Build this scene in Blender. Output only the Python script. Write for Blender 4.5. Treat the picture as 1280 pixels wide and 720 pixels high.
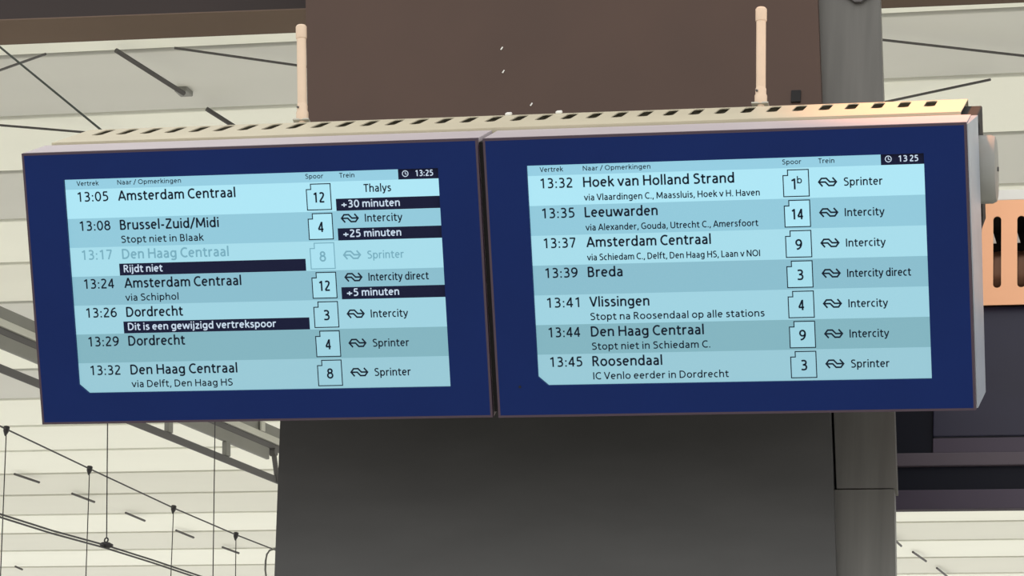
import bpy, bmesh, math, random
from mathutils import Vector, Matrix
for o in list(bpy.data.objects): bpy.data.objects.remove(o)
C = bpy.context.scene.collection
S = bpy.context.scene
random.seed(4)

# ------------------------------------------------------------------ camera
PITCH, ROLL, YAW, F = (0.492015, 0.08439, 0.226803, 4025.749292)
EYE = Vector((0, 0, 1.6))
fwd = Vector((-math.sin(YAW)*math.cos(PITCH), math.cos(YAW)*math.cos(PITCH), math.sin(PITCH)))
r0 = Vector((math.cos(YAW), math.sin(YAW), 0)); u0 = r0.cross(fwd)
RT = math.cos(ROLL)*r0 + math.sin(ROLL)*u0
UP = -math.sin(ROLL)*r0 + math.cos(ROLL)*u0
cd = bpy.data.cameras.new('camera'); cam = bpy.data.objects.new('camera', cd); C.objects.link(cam)
cd.sensor_width = 36; cd.lens = 36*F/1280; cd.clip_end = 500; cd.clip_start = .05
M = Matrix((RT, UP, -fwd)).transposed().to_4x4(); M.translation = EYE
cam.matrix_world = M
S.camera = cam

# ------------------------------------------------------------------ light
S.view_settings.view_transform = 'Standard'; S.view_settings.look = 'None'
S.view_settings.gamma = 1; S.view_settings.exposure = 0.0; S.view_settings.use_curve_mapping = False
w = bpy.data.worlds.new('overcast_sky'); S.world = w; w.use_nodes = True
w.node_tree.nodes['Background'].inputs[0].default_value = (1.0, .985, .955, 1)
w.node_tree.nodes['Background'].inputs[1].default_value = 1.3

def lamp(name, kind, loc, target, energy, col, **kw):
    l = bpy.data.lights.new(name, kind); l.energy = energy; l.color = col
    for k, v in kw.items(): setattr(l, k, v)
    o = bpy.data.objects.new(name, l); C.objects.link(o); o.location = loc
    o.rotation_euler = (Vector(target)-Vector(loc)).to_track_quat('-Z', 'Y').to_euler()
    return o
lamp('added_warm_spot', 'SPOT', (-1.7, 6.5, 8.7), (-.42, 7.25, 6.1), 950, (1, .34, .10), spot_size=.40, spot_blend=1.0, shadow_soft_size=.12)  # added spot, unseen, gives the hood's right end its warm tint

lamp('added_warm_spot', 'SPOT', (2.4, 5.6, 3.6), (.74, 8.4, 6.15), 170, (1, .62, .40), spot_size=.20, spot_blend=.8, shadow_soft_size=.1)  # second added spot, unseen, warms and brightens the salmon cover

def ray(px, py): return fwd + RT*((px-640)/F) - UP*((py-360)/F)
def at(px, py, Y):
    d = ray(px, py); return EYE + d*(Y/d.y)

# ------------------------------------------------------------------ helpers
def lin(c):
    return tuple(((v/255)/12.92 if v/255 <= .04045 else ((v/255+.055)/1.055)**2.4) for v in c)
MATS = {}
def mat(name, rgb, rough=.6, metal=0, noise=0, nscale=8, stretch=(1,1,1), bump=0, emit=None, spec=.5):
    if name in MATS: return MATS[name]
    m = bpy.data.materials.new(name); m.use_nodes = True; MATS[name] = m
    nt = m.node_tree; b = nt.nodes['Principled BSDF']
    col = (*lin(rgb), 1)
    b.inputs['Base Color'].default_value = col; b.inputs['Roughness'].default_value = rough
    b.inputs['Metallic'].default_value = metal; b.inputs['Specular IOR Level'].default_value = spec
    if emit:
        b.inputs['Base Color'].default_value = (.01, .01, .01, 1)
        b.inputs['Emission Color'].default_value = col; b.inputs['Emission Strength'].default_value = emit
    if noise or bump:
        tc = nt.nodes.new('ShaderNodeTexCoord'); mp = nt.nodes.new('ShaderNodeMapping'); n = nt.nodes.new('ShaderNodeTexNoise')
        mp.inputs['Scale'].default_value = stretch; n.inputs['Scale'].default_value = nscale; n.inputs['Detail'].default_value = 6
        nt.links.new(tc.outputs['Object'], mp.inputs[0]); nt.links.new(mp.outputs[0], n.inputs['Vector'])
        if noise:
            cr = nt.nodes.new('ShaderNodeMapRange'); cr.inputs[1].default_value = .3; cr.inputs[2].default_value = .7
            cr.inputs[3].default_value = 1-noise; cr.inputs[4].default_value = 1+noise
            mx = nt.nodes.new('ShaderNodeVectorMath'); mx.operation = 'SCALE'; mx.inputs[0].default_value = col[:3]
            nt.links.new(n.outputs[0], cr.inputs[0]); nt.links.new(cr.outputs[0], mx.inputs['Scale'])
            nt.links.new(mx.outputs[0], b.inputs['Base Color'])
        if bump:
            bp = nt.nodes.new('ShaderNodeBump'); bp.inputs['Strength'].default_value = bump; bp.inputs['Distance'].default_value = .01
            nt.links.new(n.outputs[0], bp.inputs['Height']); nt.links.new(bp.outputs[0], b.inputs['Normal'])
    return m
def link(name, me, m, parent=None, mw=None):
    o = bpy.data.objects.new(name, me)
    if m: me.materials.clear(); me.materials.append(m)
    C.objects.link(o)
    if parent: o.parent = parent
    if mw is not None: o.matrix_local = mw
    return o
def tag(o, label=None, cat=None, group=None, kind=None):
    for k, v in (('label', label), ('category', cat), ('group', group), ('kind', kind)):
        if v: o[k] = v
    return o
def empty(name, mw=None, loc=None):
    o = bpy.data.objects.new(name, None); C.objects.link(o); o.empty_display_size = .1
    if mw is not None: o.matrix_world = mw
    if loc is not None: o.location = loc
    return o
def bm_me(bm, name, smooth=False):
    me = bpy.data.meshes.new(name); bmesh.ops.recalc_face_normals(bm, faces=bm.faces); bm.to_mesh(me); bm.free()
    if smooth:
        for p in me.polygons: p.use_smooth = True
        me.set_sharp_from_angle(angle=.6)
    return me
def box_bm(bm, x0, x1, y0, y1, z0, z1, bev=0, mw=None):
    r = bmesh.ops.create_cube(bm, size=1)
    vs = r['verts']
    for v in vs: v.co = Vector(((x0+x1)/2+v.co.x*(x1-x0), (y0+y1)/2+v.co.y*(y1-y0), (z0+z1)/2+v.co.z*(z1-z0)))
    if bev:
        es = list({e for v in vs for e in v.link_edges})
        rr = bmesh.ops.bevel(bm, geom=es, offset=bev, segments=2, affect='EDGES', profile=.5)
        vs = rr['verts'] if mw is not None else vs
    if mw is not None:
        bmesh.ops.transform(bm, matrix=mw, verts=list({v for v in bm.verts if not v.tag}))
    for v in bm.verts: v.tag = True
def box(name, x0, x1, y0, y1, z0, z1, m, parent=None, bev=0, mw=None):
    bm = bmesh.new(); box_bm(bm, x0, x1, y0, y1, z0, z1, bev)
    return link(name, bm_me(bm, name), m, parent, mw)
def tube_bm(bm, pts, r, seg=12, radii=None):
    rings = []
    pts = [Vector(p) for p in pts]
    ref = Vector((.13, .27, .95)).normalized()
    for i, p in enumerate(pts):
        d = (pts[min(i+1, len(pts)-1)]-pts[max(i-1, 0)]).normalized()
        if radii and d.length == 0: d = Vector((0, 0, 1))
        a = d.cross(ref)
        if a.length < .05: a = d.cross(Vector((1, 0, 0)))
        a.normalize(); b = d.cross(a)
        rr = radii[i] if radii else r
        rings.append([bm.verts.new(p+(a*math.cos(t)+b*math.sin(t))*rr) for t in [2*math.pi*k/seg for k in range(seg)]])
    for i in range(len(rings)-1):
        for k in range(seg): bm.faces.new((rings[i][k], rings[i][(k+1) % seg], rings[i+1][(k+1) % seg], rings[i+1][k]))
    bm.faces.new(rings[0]); bm.faces.new(rings[-1][::-1])
def tube(name, pts, r, m, parent=None, seg=12, radii=None):
    bm = bmesh.new(); tube_bm(bm, pts, r, seg, radii)
    return link(name, bm_me(bm, name, True), m, parent)
def poly_prism(name, pts, vec, m, parent=None):      # closed polygon pushed along vec
    bm = bmesh.new(); a = [bm.verts.new(p) for p in pts]; b = [bm.verts.new(Vector(p)+Vector(vec)) for p in pts]
    n = len(a); bm.faces.new(a); bm.faces.new(b[::-1])
    for i in range(n): bm.faces.new((a[i], a[(i+1) % n], b[(i+1) % n], b[i]))
    return link(name, bm_me(bm, name), m, parent)
def plate(name, outer, holes, th, m, parent, mw):    # flat plate with real holes, drawn in its own xy plane
    cu = bpy.data.curves.new(name, 'CURVE'); cu.dimensions = '2D'; cu.fill_mode = 'BOTH'; cu.extrude = th/2
    for lp in [outer]+holes:
        s = cu.splines.new('POLY'); s.points.add(len(lp)-1); s.use_cyclic_u = True
        for i, (x, y) in enumerate(lp): s.points[i].co = (x, y, 0, 1)
    t = bpy.data.objects.new('t', cu); me = bpy.data.meshes.new_from_object(t); bpy.data.objects.remove(t); bpy.data.curves.remove(cu)
    return link(name, me, m, parent, mw)
def slot(cx, cy, w, h, skew=0):
    r = w/2; out = []
    for k in range(9): a = math.pi*k/8; out.append((cx+r*math.cos(a)+skew/2, cy+h/2-r+r*math.sin(a)))
    for k in range(9): a = math.pi+math.pi*k/8; out.append((cx+r*math.cos(a)-skew/2, cy-h/2+r+r*math.sin(a)))
    return out

# ------------------------------------------------------------------ materials
m_blue = mat('blue_bezel', (6, 33, 92), .5, noise=.05, nscale=3, spec=.15)
m_trim = mat('dark_edge_trim', (62, 46, 62), .5)
m_cream = mat('cream_painted_steel', (202, 194, 170), .5, noise=.04, nscale=6)
m_lip = mat('pale_grey_casing', (190, 181, 186), .45, noise=.03, nscale=5)
m_silver = mat('silver_aluminium', (168, 176, 188), .38, .35, noise=.06, nscale=12)
m_grey = mat('grey_cast_metal', (142, 143, 140), .5, .2, noise=.05, nscale=14)
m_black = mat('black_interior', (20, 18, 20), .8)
m_brown = mat('brown_steel_cladding', (70, 50, 40), .42, .25, noise=.10, nscale=2.2, stretch=(1, 1, .8), bump=.05)
m_char = mat('charcoal_steel_cladding', (70, 70, 70), .5, .2, noise=.10, nscale=3, stretch=(1, 1, 3), bump=.05)
m_col = mat('brushed_grey_steel', (94, 93, 90), .45, .3, noise=.14, nscale=5, stretch=(6, 6, .35), bump=.05)
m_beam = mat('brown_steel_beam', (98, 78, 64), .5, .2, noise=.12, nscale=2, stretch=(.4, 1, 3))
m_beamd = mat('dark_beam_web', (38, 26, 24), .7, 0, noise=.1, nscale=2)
m_girder = mat('grey_galvanised_steel', (122, 122, 116), .55, .2, noise=.06, nscale=4)
m_gird_l = mat('pale_galvanised_flange', (186, 186, 176), .5, .1, noise=.05, nscale=4)
m_gird_d = mat('dark_steel_rail', (84, 82, 82), .6, .2)
m_wire = mat('dark_wire', (52, 50, 52), .6, .3)
m_pvc = mat('cream_pink_plastic', (224, 200, 176), .45, noise=.03, nscale=20)
m_orange = mat('warm_lit_salmon_steel', (255, 190, 146), .5, noise=.03, nscale=5)  # orange of the warm light put into the cover's base colour
m_navy = mat('navy_sign_panel', (26, 26, 50), .5, noise=.2, nscale=2, stretch=(1, 1, 2))
m_mauve = mat('mauve_grey_metal', (78, 70, 80), .5, .1, noise=.08, nscale=3)
m_navyd = mat('deep_navy_metal', (10, 13, 26), .6, spec=.2)
m_purple = mat('purple_grey_rail', (62, 54, 70), .5, .1, noise=.08, nscale=3)
m_copper = mat('coppery_drum', (96, 66, 48), .3, .6)
m_floor = mat('pale_concrete_floor', (214, 212, 202), .8, noise=.08, nscale=1.5)
m_ink = mat('screen_ink', (14, 28, 48), .6, spec=.15)
m_bar = mat('screen_dark_bar', (16, 22, 56), .6, spec=.15)
m_fade = mat('screen_faded_ink', (112, 168, 186), .5, emit=1)
m_white = mat('screen_white_text', (196, 214, 232), .5, emit=1)
m_chip = mat('white_plastic', (235, 235, 230), .5)
m_cable = mat('dark_green_cable', (52, 62, 52), .6)
m_joint = mat('ceiling_joint_grey', (84, 82, 72), .8)
P_TINT = [mat('ceiling_panel_grey', (208, 208, 202), .6, noise=.03, nscale=1.2, stretch=(.4, 1, 1)),
          mat('ceiling_panel_white', (248, 249, 238), .6, noise=.02, nscale=1.2, stretch=(.4, 1, 1)),
          mat('ceiling_panel_cream', (236, 236, 225), .6, noise=.03, nscale=1.2, stretch=(.4, 1, 1)),
          mat('ceiling_panel_pale_grey', (226, 226, 215), .6, noise=.03, nscale=1.2, stretch=(.4, 1, 1))]

# ------------------------------------------------------------------ setting: sloping panelled ceiling, floor
SL = .26; TS = math.tan(SL); HC = 5.0
JY = lambda k: HC*(2.5533+.1955*k)
ceil = empty('ceiling', Matrix.Translation(EYE+Vector((0, 0, HC))) @ Matrix.Rotation(SL, 4, 'X') @ Matrix.Translation((-6, 13.3, 0)) @ Matrix.Rotation(-.022, 4, 'Z') @ Matrix.Translation((6, -13.3, 0)))
tag(ceil, kind='structure')
cs = math.cos(SL)
def on_ceil(px, py, off=0):        # point on the ceiling's plane, moved off it downwards
    d = ray(px, py); k = (HC-off)/(d.z-TS*d.y); return EYE+d*k
bx = box('backing_sheet', -22, 16, JY(-3)/cs, JY(20)/cs, .06, .10, m_joint, ceil)
PW = .1955*HC/cs
tints = {-3: 1, -2: 0, -1: 1, 0: 0, 1: 1, 2: 0, 3: 1, 4: 2, 5: 0, 6: 1, 7: 0, 8: 1, 9: 1, 10: 1, 11: 3, 12: 3, 13: 1, 14: 3, 15: 1, 16: 3, 17: 1, 18: 3, 19: 1}
pmesh = {}
for k in range(-3, 20):
    t = tints[k]
    if t not in pmesh:
        bm = bmesh.new(); box_bm(bm, -22, 16, .020, PW-.018, 0, .035, .005); pmesh[t] = bm_me(bm, 'ceiling_panel'); pmesh[t].materials.append(P_TINT[t])
    o = bpy.data.objects.new('ceiling_panel', pmesh[t]); C.objects.link(o); o.parent = ceil; o.location = (0, JY(k)/cs, 0)
    o.rotation_euler = (.008, 0, 0)
inv = ceil.matrix_world.inverted()
def crod(name, pts, r, m=m_gird_d):
    bm = bmesh.new(); tube_bm(bm, [inv @ p for p in pts], r, 8)
    return link(name, bm_me(bm, name, True), m, ceil)
for a, b, r in (((145, 63), (230, 117), .0125), ((258, 136), (299, 162), .0125)):
    crod('strut', [on_ceil(*a, .03), on_ceil(*b, .14)], r)
pc = inv @ on_ceil(229.5, 117.5, .02)
box('base_plate', pc.x-.034, pc.x+.034, pc.y-.052, pc.y+.052, -.02, .03, m_girder, ceil, .006)
for a, b in (((18, 592.5), (49, 603)), ((90, 617), (118, 627.5)), ((157, 641), (181, 651)), ((220, 663), (242, 672)), ((278, 684), (298.5, 691.5)),
             ((19, 708), (28, 712)), ((1112, 669), (1126.5, 682.5)), ((1141, 690), (1157.5, 701.5)), ((1171, 710), (1187, 723))):
    crod('strut', [on_ceil(*a, .02), on_ceil(*b, .04)], .0105)
for a, b in (((-60, 109), (57, 67.5)), ((218, 60), (430, 90)), ((-60, 151.5), (150, 169)), ((1060, 45), (1330, 75.5)), ((1090, 131), (1238, 99.5))):
    crod('bracing_rod', [on_ceil(*a, .05), on_ceil(*b, .05)], .0065)
fl = box('floor', -30, 25, -6, 45, -.2, 0, m_floor); tag(fl, kind='structure')

# ------------------------------------------------------------------ pillar of brown and charcoal cladding
YP = 7.80
def line_at_z(p, q, z): t = (z-p.z)/(q.z-p.z); return p+(q-p)*t
pil = empty('station_pillar', loc=(at(695, 600, YP).x, YP, 0))
tag(pil, 'wide steel-clad pillar behind the two screens, brown above and charcoal below', 'pillar')
pinv = Matrix.Translation(pil.location).inverted()
def slab(name, l0, l1, r0_, r1, z0, z1, Y, th, m, parent):
    a, b, c, d = (at(*p, Y) for p in (l0, l1, r0_, r1))
    q = [line_at_z(a, b, z0), line_at_z(c, d, z0), line_at_z(c, d, z1), line_at_z(a, b, z1)]
    off = parent.location
    return poly_prism(name, [p-off for p in q], (0, th, 0), m, parent)
zm = at(640, 330, YP).z
slab('upper_cladding', (382, 0), (384.5, 150), (1022, 0), (1027, 130), zm+.004, 8.9, YP, .42, m_brown, pil)
slab('lower_cladding', (350, 530), (343, 720), (1037.5, 515), (1045.5, 720), 0, zm-.004, YP, .42, m_char, pil)
pp = at(995, 121, YP)-pil.location
box('dark_cover_plate', pp.x-.014, pp.x+.014, -.006, .002, pp.z-.02, pp.z+.02, m_black, pil, .002)
for px, py in ((627, 61), (629, 90), (664, 131)):
    q = at(px, py, YP)-pil.location
    tube('paint_chip', [q+Vector((-.002, -.001, -.004)), q+Vector((.003, -.001, .005))], .0022, m_chip, pil, 6)

YC = 7.84
col = empty('steel_column', loc=(at(1078, 600, YC).x, YC, 0))
tag(col, 'narrow grey brushed steel column along the right edge of the pillar', 'column')
zs = at(1090, 611, YC).z
slab('upper_sheet', (1021.5, 0), (1027.5, 150), (1100, 0), (1104.5, 130), zs+.002, 8.9, YC, .05, m_col, col)
slab('lower_sheet', (1037.5, 515), (1045.5, 720), (1116.5, 515), (1119.5, 720), 0, zs-.002, YC, .05, m_col, col)
a = slab('inner_core', (1037.5, 515), (1045.5, 720), (1100, 515), (1103, 720), 0, 8.6, YC+.04, .06, m_black, col)
q0 = at(1072, 4, YC)-col.location
a, b, c = (at(*p, YC-.012)-col.location for p in ((1036, -22), (1108, -22), (1076, 2)))
d = at(1068, 2, YC-.012)-col.location
poly_prism('gusset_bracket', [a, d, c, b], (0, .012, 0), m_gird_d, col)

# ------------------------------------------------------------------ beam above
YB = 8.28
pL, pR = at(0, 25.5, YB), at(370, 12, YB)
slope = (pR-pL)/(pR.x-pL.x)
zb = lambda x: pL.z+slope.z*(x-pL.x)
bl, brr = pL.x-5, at(1300, -30, YB).x+.6
def on_under(px, py):             # where a sight line meets the beam's underside
    d = ray(px, py); n_ = slope.cross(Vector((0, 1, 0))); k = (pL-EYE).dot(n_)/d.dot(n_); return EYE+d*k
bA, bB = on_under(0, 51.5), on_under(370, 35); bs = (bB.y-bA.y)/(bB.x-bA.x)
yk = lambda x: bA.y+bs*(x-bA.x)-YB
beam = empty('steel_beam', loc=(bl, YB, zb(bl)))
tag(beam, 'dark brown horizontal steel beam running behind the top of the pillar', 'beam')
def beampart(name, z0, z1, f0, f1, m):
    L = brr-bl; sz = slope.z*L; ya, yb_ = yk(bl), max(.1, yk(brr))
    poly_prism(name, [(0, ya*f0, z0), (L, yb_*f0, z0+sz), (L, yb_*f1, z0+sz), (0, ya*f1, z0)], (0, 0, z1-z0), m, beam)
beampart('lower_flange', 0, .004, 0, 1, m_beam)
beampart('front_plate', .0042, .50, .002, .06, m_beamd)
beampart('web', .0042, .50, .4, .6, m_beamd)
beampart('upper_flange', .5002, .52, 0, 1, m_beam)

# ------------------------------------------------------------------ departure displays
ALL = [0.492015, 0.08439, 0.226803, 4.025749, 0.654521, -2.962617, 6.933747, 4.257115, 1.2377, 0.733076, 0.111353, 0.073611, 0.576325, -0.007708, 0.002147, 0.003959, 0.001326, -0.001244]
T, X0, Y0, Z0, W, H, SX, SY, SH = ALL[4:13]
qz, qx, qy, qY, qZ = ALL[13:18]
SWD = 1.018
ML = Matrix.Translation((X0, Y0, Z0+1.6)) @ Matrix.Rotation(T, 4, 'X')
MR = Matrix.Translation((X0+W+.014, Y0+qY, Z0+qZ+1.6)) @ Matrix.Rotation(qz, 4, 'Z') @ Matrix.Rotation(T+qx, 4, 'X') @ Matrix.Rotation(qy, 4, 'Y')
FACE = Matrix.Rotation(math.pi/2, 4, 'X')         # xy drawing plane -> x, z with the face to the viewer
def emis(t, light):  # t dulls lower rows: viewing-angle and reflection falloff put into the emission colours
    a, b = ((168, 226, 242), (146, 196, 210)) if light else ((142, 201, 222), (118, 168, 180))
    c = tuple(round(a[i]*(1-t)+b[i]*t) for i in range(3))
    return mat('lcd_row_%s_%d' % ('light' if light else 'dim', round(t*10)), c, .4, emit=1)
# a humanist sans drawn as pen strokes: advance, then strokes (l straight, s smooth, e ellipse arc); capitals are 1 high
def _e(cx, cy, rx, ry, a0=90, a1=450, n=22):
    return [(cx+rx*math.cos(math.radians(a0+(a1-a0)*k/n)), cy+ry*math.sin(math.radians(a0+(a1-a0)*k/n))) for k in range(n+1)]
def _s(*P):
    out = []; P = list(P); Q = [(2*P[0][0]-P[1][0], 2*P[0][1]-P[1][1])]+P+[(2*P[-1][0]-P[-2][0], 2*P[-1][1]-P[-2][1])]
    for i in range(1, len(Q)-2):
        p0, p1, p2, p3 = Q[i-1:i+3]
        for k in range(5):
            t = k/5
            out.append(tuple(.5*(2*p1[d]+(p2[d]-p0[d])*t+(2*p0[d]-5*p1[d]+4*p2[d]-p3[d])*t*t+(3*p1[d]-p0[d]-3*p2[d]+p3[d])*t**3) for d in (0, 1)))
    return out+[P[-1]]
_l = lambda *P: list(P)
arch = lambda a, b: _s((a, .50), (a+(b-a)*.25, .625), (a+(b-a)*.55, .667), (b-.035, .615), (b, .49), (b, .30))+[(b, 0)]
G = {
 'a': (.48, [_s((.08, .63), (.20, .668), (.32, .63), (.375, .50), (.375, .30))+[(.375, 0)], _s((.375, .40), (.25, .40), (.12, .345), (.075, .22), (.12, .095), (.21, .06), (.31, .10), (.375, .19))]),
 'b': (.55, [_l((.09, 0), (.09, 1.05)), _e(.28, .365, .19, .302)]),
 'c': (.44, [_e(.265, .365, .195, .302, 58, 302)]),
 'd': (.55, [_l((.45, 0), (.45, 1.05)), _e(.26, .365, .19, .302)]),
 'e': (.51, [_l((.07, .385), (.43, .385)), _e(.255, .365, .185, .302, 4, 310)]),
 'f': (.34, [_s((.14, .55), (.14, .80), (.18, .94), (.26, .99), (.35, .975)), _l((.14, 0), (.14, .80)), _l((0, .665), (.32, .665))]),
 'g': (.55, [_e(.26, .38, .19, .29), _l((.45, .73), (.45, .05)), _s((.45, .10), (.44, -.06), (.37, -.155), (.25, -.18), (.09, -.15))]),
 'h': (.54, [_l((.09, 0), (.09, 1.05)), arch(.09, .44)]),
 'i': (.19, [_l((.095, 0), (.095, .73)), _l((.095, .86), (.095, 1.01))]),
 'j': (.20, [_s((.10, .73), (.10, .3), (.10, -.02), (.07, -.15), (-.03, -.18)), _l((.10, .86), (.10, 1.01))]),
 'k': (.47, [_l((.09, 0), (.09, 1.05)), _l((.42, .73), (.12, .38)), _l((.20, .44), (.45, 0))]),
 'l': (.19, [_l((.095, 0), (.095, 1.05))]),
 'm': (.82, [_l((.09, 0), (.09, .73)), arch(.09, .41), arch(.41, .73)]),
 'n': (.54, [_l((.09, 0), (.09, .73)), arch(.09, .44)]),
 'o': (.55, [_e(.275, .365, .205, .302)]),
 'p': (.55, [_l((.09, -.26), (.09, .73)), _e(.28, .365, .19, .302)]),
 'r': (.36, [_l((.09, 0), (.09, .73)), _s((.09, .46), (.14, .60), (.23, .66), (.35, .66))]),
 's': (.42, [_s((.35, .635), (.23, .668), (.12, .635), (.09, .535), (.15, .44), (.24, .38), (.33, .305), (.345, .18), (.26, .08), (.15, .062), (.05, .10))]),
 't': (.36, [_s((.14, .90), (.14, .50), (.14, .20), (.18, .085), (.26, .06), (.35, .08)), _l((0, .665), (.34, .665))]),
 'u': (.54, [_l((.45, 0), (.45, .73)), [(.09, .73)]+_s((.09, .40), (.09, .24), (.125, .115), (.23, .063), (.35, .10), (.45, .24))]),
 'v': (.48, [_l((.03, .73), (.24, .03)), _l((.45, .73), (.24, .03))]),
 'w': (.76, [_l((.03, .73), (.205, .02)), _l((.205, .02), (.38, .71)), _l((.38, .71), (.555, .02)), _l((.555, .02), (.73, .73))]),
 'x': (.46, [_l((.03, .73), (.43, 0)), _l((.43, .73), (.03, 0))]),
 'y': (.48, [_l((.03, .73), (.245, .04)), _s((.45, .73), (.34, .35), (.23, .0), (.17, -.14), (.04, -.18))]),
 'z': (.43, [_l((.04, .668), (.38, .668)), _l((.37, .66), (.06, .07)), _l((.04, .062), (.40, .062))]),
 'A': (.62, [_l((.03, 0), (.31, 1)), _l((.31, 1), (.59, 0)), _l((.13, .30), (.49, .30))]),
 'B': (.55, [_l((.09, 0), (.09, 1)), _l((.09, .938), (.28, .938)), _e(.28, .735, .14, .203, 90, -90, 12), _l((.09, .532), (.29, .532)), _e(.29, .297, .17, .235, 90, -90, 12), _l((.09, .062), (.29, .062))]),
 'C': (.58, [_e(.37, .5, .30, .438, 54, 306)]),
 'D': (.66, [_l((.09, 0), (.09, 1)), _l((.09, .938), (.26, .938)), _e(.26, .5, .31, .438, 90, -90, 16), _l((.09, .062), (.26, .062))]),
 'G': (.66, [_e(.37, .5, .30, .438, 54, 300), _l((.575, .09), (.575, .48)), _l((.37, .45), (.63, .45))]),
 'H': (.66, [_l((.09, 0), (.09, 1)), _l((.57, 0), (.57, 1)), _l((.09, .52), (.57, .52))]),
 'I': (.20, [_l((.10, 0), (.10, 1))]),
 'L': (.47, [_l((.09, 0), (.09, 1)), _l((.09, .062), (.45, .062))]),
 'M': (.82, [_l((.09, 0), (.115, 1)), _l((.115, .96), (.41, .16)), _l((.41, .16), (.705, .96)), _l((.705, 1), (.73, 0))]),
 'N': (.66, [_l((.09, 0), (.09, 1)), _l((.09, .97), (.57, .03)), _l((.57, 0), (.57, 1))]),
 'O': (.76, [_e(.38, .5, .31, .438)]),
 'R': (.56, [_l((.09, 0), (.09, 1)), _l((.09, .938), (.27, .938)), _e(.27, .72, .155, .218, 90, -90, 12), _l((.09, .502), (.27, .502)), _l((.26, .49), (.50, 0))]),
 'S': (.52, [_s((.44, .89), (.30, .938), (.16, .91), (.09, .77), (.14, .63), (.27, .54), (.40, .44), (.45, .27), (.37, .11), (.22, .062), (.06, .10))]),
 'T': (.52, [_l((0, .938), (.52, .938)), _l((.26, 0), (.26, .938))]),
 'U': (.64, [_l((.09, 1), (.09, .30)), _e(.32, .30, .23, .238, 180, 360, 14), _l((.55, .30), (.55, 1))]),
 'V': (.58, [_l((.03, 1), (.29, .02)), _l((.29, .02), (.55, 1))]),
 'Z': (.55, [_l((.05, .938), (.50, .938)), _l((.49, .93), (.06, .07)), _l((.04, .062), (.52, .062))]),
 '0': (.56, [_e(.28, .5, .205, .438)]),
 '1': (.56, [_l((.33, 0), (.33, 1)), _l((.33, .93), (.12, .79))]),
 '2': (.56, [_s((.08, .87), (.20, .935), (.34, .925), (.43, .83), (.43, .70), (.35, .52), (.20, .30), (.07, .09)), _l((.05, .062), (.50, .062))]),
 '3': (.56, [_s((.09, .90), (.22, .938), (.36, .91), (.43, .78), (.39, .62), (.28, .545), (.18, .53)), _s((.18, .53), (.32, .515), (.43, .42), (.455, .27), (.39, .11), (.24, .062), (.07, .09))]),
 '4': (.56, [_l((.39, 0), (.39, 1)), _l((.38, .95), (.06, .28)), _l((.04, .27), (.53, .27))]),
 '5': (.56, [_l((.46, .938), (.13, .938)), _l((.145, .938), (.13, .54)), _s((.13, .57), (.26, .595), (.39, .53), (.455, .36), (.42, .17), (.29, .075), (.17, .06), (.07, .085))]),
 '6': (.56, [_s((.45, .935), (.30, .90), (.15, .73), (.08, .48), (.09, .25), (.17, .10), (.28, .062)), _e(.28, .32, .20, .258)]),
 '7': (.56, [_l((.05, .938), (.50, .938)), _l((.47, .93), (.20, 0))]),
 '8': (.56, [_e(.28, .745, .165, .193), _e(.28, .305, .205, .243)]),
 ':': (.24, [_l((.12, 0), (.12, .155)), _l((.12, .50), (.12, .655))]), '.': (.20, [_l((.10, 0), (.10, .155))]),
 ',': (.20, [_l((.13, .15), (.05, -.15))]), '-': (.33, [_l((.04, .36), (.29, .36))]), '/': (.38, [_l((.01, -.1), (.37, 1.05))]),
 '+': (.62, [_l((.05, .36), (.57, .36)), _l((.31, .10), (.31, .62))]), ' ': (.22, [])}
G['9'] = (.56, [[(.56-x, 1-y) for x, y in st] for st in G['6'][1]])
def text(body, x0, x1, base, cap, m, parent, bold=1.0, name='lettering', depth=-.0006):
    # lettering fitted between x0 and x1 (millimetres on the screen), standing on the base line
    pen = 0; st = []
    for ch in body:
        adv, ss = G[ch]
        for q in ss: st.append([(pen+x, y) for x, y in q])
        pen += adv+(.055 if ch != ' ' else 0)
    a = min(x for q in st for x, y in q)-.06; b = max(x for q in st for x, y in q)+.06
    k = (x1-x0)/(b-a); sw = .143*cap*bold
    st = [[(x0+(x-a)*k, base-y*cap) for x, y in q] for q in st]
    cl = []
    for q in st:
        o = [q[0]]
        for p in q[1:]:
            if abs(p[0]-o[-1][0])+abs(p[1]-o[-1][1]) > .05: o.append(p)
        cl.append(o)
    return stroke(name, cl, sw, m, parent, depth)
def quad(name, x0, x1, y0, y1, m, parent, depth=-.0003, th=.0002):
    return box(name, x0/1000, x1/1000, depth, depth+th, -y1/1000, -y0/1000, m, parent)
def stroke(name, lines, w, m, parent, depth=-.0006, closed=False):
    bm = bmesh.new(); w = w/1000
    for ln in lines:
        P = [Vector((x/1000, -y/1000)) for x, y in ln]; n = len(P)
        L, R = [], []
        for i in range(n):
            if closed: d1 = (P[i]-P[i-1]).normalized(); d2 = (P[(i+1) % n]-P[i]).normalized()
            else:
                d1 = (P[i]-P[i-1]).normalized() if i else (P[1]-P[0]).normalized()
                d2 = (P[i+1]-P[i]).normalized() if i < n-1 else d1
            t = (d1+d2).normalized(); nrm = Vector((-t.y, t.x)); k = w/2/max(.45, nrm.dot(Vector((-d1.y, d1.x))))
            L.append(bm.verts.new((P[i].x+nrm.x*k, depth, P[i].y+nrm.y*k))); R.append(bm.verts.new((P[i].x-nrm.x*k, depth, P[i].y-nrm.y*k)))
        for i in range(n if closed else n-1):
            j = (i+1) % n; bm.faces.new((L[i], L[j], R[j], R[i]))
    return link(name, bm_me(bm, name), m, parent)
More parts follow.
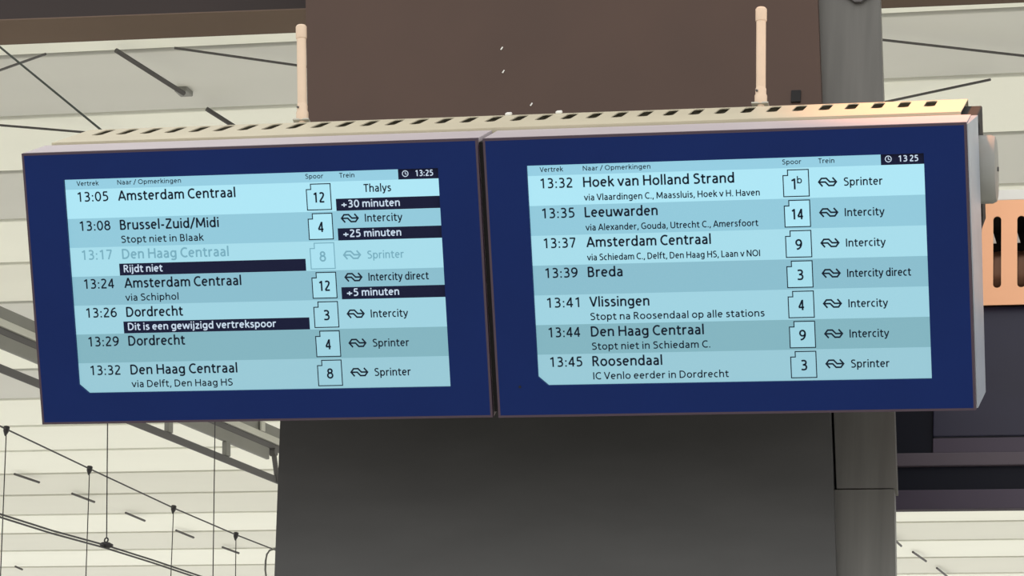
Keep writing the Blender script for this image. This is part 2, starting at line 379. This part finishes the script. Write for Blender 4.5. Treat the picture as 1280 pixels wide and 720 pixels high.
def logo(x, y, m, parent):                         # two hooked arrows, 47 x 23 mm
    k = 47/265
    A = [(180, 272), (127, 209), (167, 157), (236, 157), (284, 209), (362, 209)]
    B = [(505-px, 419-py) for px, py in A]
    f = lambda p: (x+(p[0]-120)*k, y+(p[1]-145)*k)
    stroke('operator_logo', [[f(p) for p in A], [f(p) for p in B]], 4.2, m, parent)
def number_box(x, y, s, m, parent, fill):
    o = [(x+12, y), (x+65, y), (x+65, y+68), (x, y+68), (x, y+14), (x+12, y+14)]
    bm = bmesh.new(); bm.faces.new([bm.verts.new((a/1000, -.0004, -b/1000)) for a, b in o])
    link('box_fill', bm_me(bm, 'box_fill'), fill, parent)
    stroke('box_outline', [o], 2.6, m, parent, closed=True)
    if s == '1b':
        text('1', x+19, x+31, y+50, 28, m, parent, 1.1); text('b', x+35, x+48, y+35, 18, m, parent, 1.1)
    else:
        wd = {1: 17, 2: 31}[len(s)]; cx = x+33
        text(s, cx-wd/2, cx+wd/2, y+49, 27, m, parent, 1.15)

def display(name, mw, rows, label, group, colon):
    root = empty(name, mw); tag(root, label, 'display', group)
    # chamfered opening in the blue bezel
    x0, x1, z1, z0 = SX, SX+SWD, -SY, -SY-SH; c = .026
    opening = [(x0, z1), (x1-.108, z1), (x1, z1), (x1, z0), (x0+c, z0), (x0, z0+c*.9)]
    e = .006
    plate('bezel', [(e, -e), (W-e, -e), (W-e, -H+e), (e, -H+e)], [opening], .010, m_blue, root, Matrix.Translation((0, .0035, 0)) @ FACE)
    plate('edge_trim', [(0, 0), (W, 0), (W, -H), (0, -H)], [[(e, -e), (W-e, -e), (W-e, -H+e), (e, -H+e)]], .016, m_trim, root, Matrix.Translation((0, .0065, 0)) @ FACE)
    # casing: wedge that is deep at the top and cut back underneath
    bm = bmesh.new(); dp = .190
    prof = [(.0146, 0), (dp, 0), (dp, -.30), (.16, -.44), (.135, -H+.02), (.0146, -H)]
    A = [bm.verts.new((.0, y, z)) for y, z in prof]; B = [bm.verts.new((W, y, z)) for y, z in prof]
    bm.faces.new(A); bm.faces.new(B[::-1])
    for i in range(len(prof)): j = (i+1) % len(prof); bm.faces.new((A[i], A[j], B[j], B[i]))
    link('casing', bm_me(bm, 'casing'), m_lip, root)
    sc = box('screen', SX-.003, SX+SWD+.003, .0086, .0145, -SY-SH-.003, -SY+.003, m_bar, root)
    hold = bpy.data.objects.new('t', None)
    # everything on the lit picture is measured in millimetres from its top left corner
    sc.data.transform(Matrix.Translation((-SX, -.0086, SY))); sc.matrix_local = Matrix.Translation((SX, .0086, -SY))
    bpy.data.objects.remove(hold)
    P = sc
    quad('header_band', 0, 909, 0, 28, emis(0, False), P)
    text('Vertrek', 32, 94, 18.4, 12.5, m_ink, P, 1.1); text('Naar / Opmerkingen', 145, 321, 18.4, 12.5, m_ink, P, 1.1)
    text('Spoor', 659, 709, 18.4, 12.5, m_ink, P, 1.1); text('Trein', 750, 792, 18.4, 12.5, m_ink, P, 1.1)
    quad('clock_bar', 909, 1018, -2, 28, m_bar, P)
    ring = [(928+7.6*math.cos(2*math.pi*k/20), 13+7.6*math.sin(2*math.pi*k/20)) for k in range(20)]
    stroke('clock_icon', [ring], 2.0, m_white, P, closed=True)
    stroke('clock_hand', [[(928, 8), (928, 13.5), (932.5, 15)]], 1.8, m_white, P)
    if colon: text('13:25', 955, 1002, 20.4, 15.5, m_white, P, 1.2)
    else: text('13', 953, 975.5, 20.4, 15.5, m_white, P, 1.2); text('25', 981, 1003, 20.4, 15.5, m_white, P, 1.2)
    for i, r in enumerate(rows):
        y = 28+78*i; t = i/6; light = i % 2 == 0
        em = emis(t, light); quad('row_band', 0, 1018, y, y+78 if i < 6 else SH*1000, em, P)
        ink = m_fade if r.get('off') else m_ink
        text(r['t'], 31, 117.5, y+33, 26, ink, P, 1.08)
        text(r['n'], 144, r['x'], y+33, 26.5, ink, P, 1.18)
        if 's' in r: text(r['s'], 144, r['sx'], y+r.get('sb', 68), r.get('sc', 19), m_ink, P, 1.12)
        if 'bar' in r:
            quad('notice_bar', 134, 646, y+45.5, y+77.5, m_bar, P, -.0006)
            text(r['bar'], 146, r['bx'], y+69, 19.5, m_white, P, 1.2, depth=-.0012)
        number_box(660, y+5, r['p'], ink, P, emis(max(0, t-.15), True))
        late = 'd' in r; tb = y+(30 if late else 49.5)
        if r['k'] != 'Thalys': logo(749, tb-22 if late else y+27, ink, P)
        text(r['k'], 813, 813+{'Thalys': 75, 'Intercity': 101, 'Sprinter': 100, 'Intercity direct': 163}[r['k']], tb, 21, ink, P, 1.08)
        if late:
            quad('delay_bar', 738, 1018, y+45.5, y+77.5, m_bar, P, -.0006)
            text(r['d'], 751, r['dx'], y+69, 19.5, m_white, P, 1.2, depth=-.0012)
    return root
rowsL = [dict(t='13:05', n='Amsterdam Centraal', x=467, p='12', k='Thalys', d='+30 minuten', dx=909),
         dict(t='13:08', n='Brussel-Zuid/Midi', x=416, s='Stopt niet in Blaak', sx=373, p='4', k='Intercity', d='+25 minuten', dx=908),
         dict(t='13:17', n='Den Haag Centraal', x=438, bar='Rijdt niet', bx=255, p='8', k='Sprinter', off=1),
         dict(t='13:24', n='Amsterdam Centraal', x=467, s='via Schiphol', sx=292, p='12', k='Intercity direct', d='+5 minuten', dx=893),
         dict(t='13:26', n='Dordrecht', x=303, bar='Dit is een gewijzigd vertrekspoor', bx=556, p='3', k='Intercity'),
         dict(t='13:29', n='Dordrecht', x=303, p='4', k='Sprinter'),
         dict(t='13:32', n='Den Haag Centraal', x=440, s='via Delft, Den Haag HS', sx=425, p='8', k='Sprinter')]
rowsR = [dict(t='13:32', n='Hoek van Holland Strand', x=535, s='via Vlaardingen C., Maassluis, Hoek v H. Haven', sx=599, sc=17, p='1b', k='Sprinter'),
         dict(t='13:35', n='Leeuwarden', x=334, s='via Alexander, Gouda, Utrecht C., Amersfoort', sx=593, sc=17, p='14', k='Intercity'),
         dict(t='13:37', n='Amsterdam Centraal', x=468, s='via Schiedam C., Delft, Den Haag HS, Laan v NOI', sx=593, sc=17, p='9', k='Intercity'),
         dict(t='13:39', n='Breda', x=235, p='3', k='Intercity direct'),
         dict(t='13:41', n='Vlissingen', x=301, s='Stopt na Roosendaal op alle stations', sx=598, p='4', k='Intercity'),
         dict(t='13:44', n='Den Haag Centraal', x=439, s='Stopt niet in Schiedam C.', sx=454, p='9', k='Intercity'),
         dict(t='13:45', n='Roosendaal', x=327, s='IC Venlo eerder in Dordrecht', sx=500, p='3', k='Sprinter')]
dl = display('departure_display', ML, rowsL, 'blue-framed departure screen on the left, first train 13:05 to Amsterdam Centraal', 'pair of departure screens', True)
dr = display('departure_display', MR, rowsR, 'blue-framed departure screen on the right, first train 13:32 to Hoek van Holland Strand', 'pair of departure screens', False)
box('added_seam_shade_filler', W+.0005, W+.0115, .016, .185, -H+.012, -.012, m_black, dl)  # black filler added to put shade into the gap between the screens
# small screw hole in the right bezel, flat silver side strip on its right end
bm = bmesh.new(); tube_bm(bm, [(.062, -.0030, -.652), (.062, .001, -.652)], .0035, 10)
link('bezel_hole', bm_me(bm, 'bezel_hole'), m_black, dr)
bm = bmesh.new()
prof = [(.004, -.004), (.186, -.002), (.186, -.30), (.158, -.44), (.13, -H+.022), (.02, -H+.002)]
A = [bm.verts.new((W+.001, y, z)) for y, z in prof]; B = [bm.verts.new((W+.018, y+.0, z)) for y, z in prof]
B[0].co.x = B[5].co.x = W+.004
bm.faces.new(A); bm.faces.new(B[::-1])
for i in range(6): bm.faces.new((A[i], A[(i+1) % 6], B[(i+1) % 6], B[i]))
link('side_strip', bm_me(bm, 'side_strip'), m_silver, dr)

# ------------------------------------------------------------------ shared housing with slotted hood
hs = empty('display_housing', ML)
tag(hs, 'cream steel housing with a row of slanted vent slots on top of both screens', 'housing')
WT = 2*W+.014
pitch = .0693; slots = []
n = int((WT-.12)/pitch)
x = .085
while x < WT-.055:
    slots.append(slot(x, .438, .030, .150, .0)); x += pitch
HOODM = Matrix.Translation((0, 0, .010))
hx1 = WT-.025
plate('slotted_hood', [(.015, .199), (hx1, .199), (hx1, .525), (.015, .525)], slots, .003, m_cream, hs, Matrix.Translation((0, 0, .0045)))
# folded front and rear flanges of the hood
box('front_fold', .015, hx1, .1985, .2015, -.03, .004, m_cream, hs)
# rounded rear fold
bm = bmesh.new(); R = .022; seg = 6
prof = [(.525+R*math.sin(a), .006-R+R*math.cos(a)) for a in [math.pi/2*k/seg for k in range(seg+1)]]+[(.547, -.30)]
inn = [(y-.003, z-.003) for y, z in prof]
vo = [[bm.verts.new((xx, y, z)) for y, z in prof] for xx in (.015, hx1)]; vi = [[bm.verts.new((xx, y, z)) for y, z in inn] for xx in (.015, hx1)]
for i in range(len(prof)-1):
    bm.faces.new((vo[0][i], vo[1][i], vo[1][i+1], vo[0][i+1])); bm.faces.new((vi[0][i], vi[1][i], vi[1][i+1], vi[0][i+1]))
for s in (0, 1): 
    for i in range(len(prof)-1): bm.faces.new((vo[s][i], vo[s][i+1], vi[s][i+1], vi[s][i]))
link('rear_cover', bm_me(bm, 'rear_cover', True), m_cream, hs)
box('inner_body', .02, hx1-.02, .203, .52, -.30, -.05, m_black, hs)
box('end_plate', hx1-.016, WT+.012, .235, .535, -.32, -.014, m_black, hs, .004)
box('end_plate', .017, .024, .196, .535, -.30, .003, m_cream, hs)
# pivot bracket and round pivot cap at the right end
bm = bmesh.new()
prof = [(.199, -.03), (.28, -.012), (.36, -.04), (.38, -.30), (.30, -.34), (.199, -.30)]
A = [bm.verts.new((WT-.02, y, z)) for y, z in prof]; B = [bm.verts.new((WT+.012, y, z)) for y, z in prof]
bm.faces.new(A); bm.faces.new(B[::-1])
for i in range(6): bm.faces.new((A[i], A[(i+1) % 6], B[(i+1) % 6], B[i]))
bmesh.ops.bevel(bm, geom=list(bm.edges), offset=.006, segments=2, affect='EDGES')
link('pivot_bracket', bm_me(bm, 'pivot_bracket'), m_grey, hs)
PCY, PCZ = .28, -.155
bm = bmesh.new(); tube_bm(bm, [(WT+.012, PCY, PCZ), (WT+.014, PCY, PCZ), (WT+.046, PCY, PCZ), (WT+.056, PCY, PCZ), (WT+.059, PCY, PCZ)], .1, 40, [.084, .089, .089, .084, .074])
cap = link('pivot_cap', bm_me(bm, 'pivot_cap', True), m_grey, hs)
bm = bmesh.new(); tube_bm(bm, [(WT+.0585, PCY, PCZ), (WT+.063, PCY, PCZ)], .006, 10); link('screw', bm_me(bm, 'screw'), m_gird_d, cap)
# arms that carry the housing from the pillar
for xx in (.95, 1.55):
    o = hs.matrix_world @ Vector((xx, .53, -.20)); ih = hs.matrix_world.inverted()
    e = Vector((o.x, YP-.002, o.z+.0))
    bm = bmesh.new(); p, q = ih @ o, ih @ e; tube_bm(bm, [p, q], .045, 4)
    link('mounting_arm', bm_me(bm, 'mounting_arm'), m_gird_d, hs)
# two small white clips on the hood's back edge
for px in (636, 699):
    d = ray(px, 143 if px < 650 else 141); 
    i3 = hs.matrix_world.inverted(); o = i3 @ EYE; v = i3.to_3x3() @ d; k = (.520-o.y)/v.y; p = o+v*k
    bm = bmesh.new(); box_bm(bm, p.x-.008, p.x+.008, .505, .530, .0055, .014, .003); link('white_clip', bm_me(bm, 'white_clip'), m_chip, hs)

# ------------------------------------------------------------------ antenna rods on the hood
def antenna(bx_, by_, tx, ty, label, w0=.0132):
    i3 = hs.matrix_world.inverted(); o = i3 @ EYE; v = i3.to_3x3() @ ray(bx_, by_); k = (.582-o.y)/v.y
    base = hs.matrix_world @ (o+v*k)
    top = at(tx, ty, base.y-.06)
    root = empty('antenna', loc=base); tag(root, label, 'antenna', 'antenna rods on the hood')
    V = top-base; ln = V.length; u = V.normalized()
    f = lambda a: u*(a*ln)
    tube('stem', [f(-.10), f(.02)], w0*.8, m_pvc, root, 12)
    tube('rod', [f(.02), f(.99)], w0, m_pvc, root, 20)
    tube('end_cap', [f(.86), f(.87), f(.985), f(1.0)], w0, m_pvc, root, 20, [w0*1.1, w0*1.18, w0*1.18, w0*.95])
    s = tube('base_socket', [f(0), f(.015), f(.09), f(.11), f(.16), f(.175)], w0, m_pvc, root, 20, [w0*1.25, w0*1.3, w0*1.3, w0*1.12, w0*1.14, w0*1.0])
    tube('clamp_screw', [f(.12)+Vector((-w0*.6, -w0*.85, 0)), f(.12)+Vector((-w0*.8, -w0*1.25, 0))], .003, m_gird_d, root, 8)
    box('foot_plate', -.024, .022, -.016, .016, -.004, .000, m_gird_l, root)
    return root
antenna(378, 151.5, 376.5, 32, 'cream antenna rod standing at the pillar\'s left edge, above the left screen')
antenna(951, 131, 951.5, 10, 'cream-pink antenna rod standing in front of the brown cladding, above the right screen')

# ------------------------------------------------------------------ rear sign box at the right
YS = 8.45
sx0, sx1 = at(1085, 480, YS).x, at(1280, 480, YS).x+1.3
sg = empty('rear_sign_box', loc=(sx0, YS, at(1200, 636, YS).z))
tag(sg, 'second display housing seen from behind at right, salmon slotted cover over navy panels', 'housing')
O = sg.location; Z = lambda py, Y=YS: at(1200, py, Y).z-O.z
LX = sx1-sx0
box('bottom_rail', 0, LX, 0, .02, 0, Z(611.5), m_purple, sg, .003)
box('recess_panel', 0, LX, .008, .03, Z(611.5), Z(582), m_navyd, sg)
box('ledge', 0, LX, -.002, .02, Z(582), Z(565.5), m_mauve, sg, .003)
xs1 = at(1166, 540, YS).x-sx0
box('navy_panel', 0, xs1, .010, .03, Z(565.5), Z(384), m_navyd, sg)
xsl = at(1196, 545, YS).x-sx0
box('navy_panel', xs1, LX, 0, .03, Z(545), Z(384), m_navy, sg, .003)
box('lower_strip', xs1, LX, .003, .03, Z(565.5), Z(546.5), m_purple, sg, .002)
# slotted salmon cover
yc0, yc1 = 0.0, .02
zc0, zc1 = Z(382.5, YS-.02), Z(252, YS-.02)
cx0 = at(1205, 300, YS).x-sx0
hol = []; xa = at(1247, 315, YS).x-sx0; step = at(1277, 315, YS).x-sx0-xa; k = -1
sw = (at(1252, 315, YS).x-at(1242, 315, YS).x)
while xa+k*step < LX-.05:
    if xa+k*step > cx0+.03: hol.append(slot(xa+k*step, (Z(272, YS-.02)+Z(361, YS-.02))/2, sw, Z(272)-Z(361)))
    k += 1
plate('slotted_cover', [(cx0, zc0), (LX, zc0), (LX, zc1), (cx0, zc1)], hol, .003, m_orange, sg, Matrix.Translation((0, -.02, 0)) @ FACE)
box('top_fold', cx0, LX, -.0215, .03, zc1+.0005, Z(239, YS-.02), m_chip, sg, .003)
box('added_dark_liner', cx0+.004, LX, -.016, .175, zc1-.006, zc1, m_black, sg)  # black liners added so the slots look shaded inside
box('added_dark_liner', cx0+.004, LX, .031, .175, zc0-.012, zc0-.004, m_black, sg)
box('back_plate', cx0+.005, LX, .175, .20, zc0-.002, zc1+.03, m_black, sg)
tube('winding_drum', [(cx0+.02, .085, (Z(303)+Z(372))/2), (LX-.01, .085, (Z(303)+Z(372))/2)], (Z(303)-Z(372))/2, m_copper, sg, 28)
for h in range(3):
    xh = xa+h*step
    poly_prism('white_tab', [(xh-.022, .01, Z(285)), (xh-.017, .01, Z(285)), (xh-.004, .01, Z(303)), (xh-.022, .01, Z(303))], (0, .003, 0), m_chip, sg)
tube('wall_bracket', [(.05, .15, Z(500)), (at(1000, 500, YC).x-sx0, -(YS-YP)+.30, Z(500))], .04, m_gird_d, sg, 8)
# ------------------------------------------------------------------ girder with hanging rail, far left
VD = ray(2160, 1333).normalized()
gY = 12.0
g0 = at(0, 465, gY)
side = VD.cross(Vector((0, 0, 1))).normalized(); upv = side.cross(VD).normalized()
if upv.z < 0: upv = -upv
gm = Matrix((VD, side, upv)).transposed().to_4x4(); gm.translation = g0-VD*2.0
gr = empty('steel_girder', gm); tag(gr, 'long grey steel girder sloping down behind the left screen, rail hung below', 'girder')
gi = gm.inverted()
def zat(px, py):   # height across the girder of a picture point lying in the girder's vertical plane
    o = gi @ EYE; v = gi.to_3x3() @ ray(px, py); k = -o.y/v.y; p = o+v*k; return p.x, p.z
zt = lambda py: zat(0, py)[1]
x_end = zat(337, 572)[0]; x_rail = zat(420, 640)[0]
near = 1 if (gi @ EYE).y > 0 else -1
def gbox(name, x0, x1, ya, yb, z0, z1, m, par=gr, bev=.004):
    a, b = sorted((ya*near, yb*near)); return box(name, x0, x1, a, b, z0, z1, m, par, bev)
XF = zat(420, 600)[0]
gbox('hung_rail', -5, x_rail, .0, -.012, zt(465), zt(454.2), m_gird_d)
gbox('lower_web', -5, x_end, .0, -.02, zt(434), zt(417), m_girder)
gbox('dark_channel', -5, XF, -.004, -.02, zt(417), zt(407.5), m_gird_d)
gbox('pale_flange', -5, XF, .006, -.03, zt(407.5), zt(397.5), m_gird_l)
gbox('upper_web', -5, XF, -.006, -.02, zt(397.5), zt(381), m_girder)
for px, py in ((212.5, 535), (284.5, 560), (142, 505), (70, 477)):
    hx = zat(px, py)[0]; 
    gbox('hanger', hx-.026, hx+.026, .006, -.02, zt(454.2), zt(434), m_girder)
hx = zat(327, 533)[0]; gbox('hanger', hx-.024, hx+.024, -.002, .012, zt(397.5), zt(383), m_gird_l)
hx = zat(342, 565)[0]
jz = zat(342, 565)[1]
tube('strut_joint', [(hx, .016*near, jz), (hx, -.018*near, jz)], .022, m_gird_d, gr, 14)
ex, ez = zat(347, 603)
tube('strut', [(hx, .0, jz), (ex, 0, ez)], .014, m_gird_d, gr, 8)

# ------------------------------------------------------------------ overhead line: upper messenger wire with droppers, lower twin contact wire
def wire(name, P, r, m, par, n=24):
    out = []
    off = par.location
    for i in range(len(P)-1):
        a, b = P[i], P[i+1]
        for k in range(6): out.append(a.lerp(b, k/6)-off)
    out.append(P[-1]-off)
    return tube(name, out, r, m, par, 8)
YA = lambda px: 13.0+px*.012
ptsA = [(-60, 503), (8, 536.5), (112, 586), (217, 635), (295, 668.5), (340, 686), (430, 718)]
mA = [at(x, y, YA(x)) for x, y in ptsA]; mA.insert(0, mA[0]+(mA[0]-mA[1])*6)
ov = empty('overhead_wire', loc=mA[2]); tag(ov, 'thin dark overhead wire with hanging droppers, crossing the lower left ceiling', 'wire')
wire('carrier_wire', mA, .0042, m_wire, ov)
for (x, y), (bx_, by_) in (((8, 536.5), (-1, 760)), ((112, 586), (106, 760)), ((217, 635), (212, 760)), ((295, 668.5), (294, 760))):
    a = at(x, y, YA(x)); b = at(bx_, by_, YA(x)); 
    tube('dropper', [a-ov.location, b-ov.location], .0026, m_wire, ov, 6)
    tube('dropper_clamp', [a-ov.location+Vector((0, 0, .012)), a-ov.location-Vector((0, 0, .01)), a-ov.location-Vector((0, 0, .035))], .01, m_wire, ov, 8, [.015, .014, .004])
YBw = lambda px: 9.4+px*.008
ptsB = [(-60, 621), (0, 644.5), (65, 665), (131, 683), (190, 701.5), (245, 720), (330, 748)]
cB = [at(x, y, YBw(x)) for x, y in ptsB]; cB.insert(0, cB[0]+(cB[0]-cB[1])*6); cB.append(cB[-1]+(cB[-1]-cB[-2])*4)
ct = empty('contact_wire', loc=cB[4]); tag(ct, 'pair of thick dark contact wires with a clamp in the lower left corner', 'wire')
wire('contact_strand', [p+Vector((0, 0, .0055)) for p in cB], .0034, m_wire, ct)
wire('contact_strand', [p-Vector((0, 0, .0055)) for p in cB], .0034, m_wire, ct)
c0 = at(132, 681, YBw(131))-ct.location
tube('clamp', [c0+Vector((-.022, 0, .004)), c0+Vector((-.012, 0, .0)), c0+Vector((.012, 0, -.002)), c0+Vector((.028, 0, -.004))], .02, m_wire, ct, 10, [.004, .011, .012, .006])
rr = [c0+Vector((.007*math.cos(a), 0, .019+.009*math.sin(a))) for a in [2*math.pi*k/12 for k in range(13)]]
tube('clamp_ring', rr, .003, m_wire, ct, 6)
tube('dropper', [c0+Vector((0, 0, .028)), at(135.5, 400, YBw(131))-ct.location], .0022, m_wire, ct, 6)
for x in ((270.5, 400, 266, 735),):
    tube('dropper', [at(x[0], x[1], YBw(268))-ct.location, at(x[2], x[3], YBw(268))-ct.location], .0022, m_wire, ct, 6)
# dark green stay cable at upper left, loop of cable beside the pillar
a, b = at(-40, 26, 9.2), at(160, 190, 9.0)
sc_ = empty('stay_cable', loc=a); tag(sc_, 'thin dark green cable slanting down behind the hood at upper left', 'cable')
tube('strand', [Vector(), b-a], .0042, m_cable, sc_, 8)
L = [(352, 686), (343, 686), (337, 688), (333.5, 693), (332, 701), (331.5, 712), (333, 724), (338, 735), (352, 741)]
Lp = [at(x, y, 8.05) for x, y in L]
lc = empty('cable_loop', loc=Lp[0]); tag(lc, 'small loop of thin cable hanging at the pillar\'s lower left edge', 'cable')
tube('strand', [p-Lp[0] for p in Lp], .0028, m_girder, lc, 8)
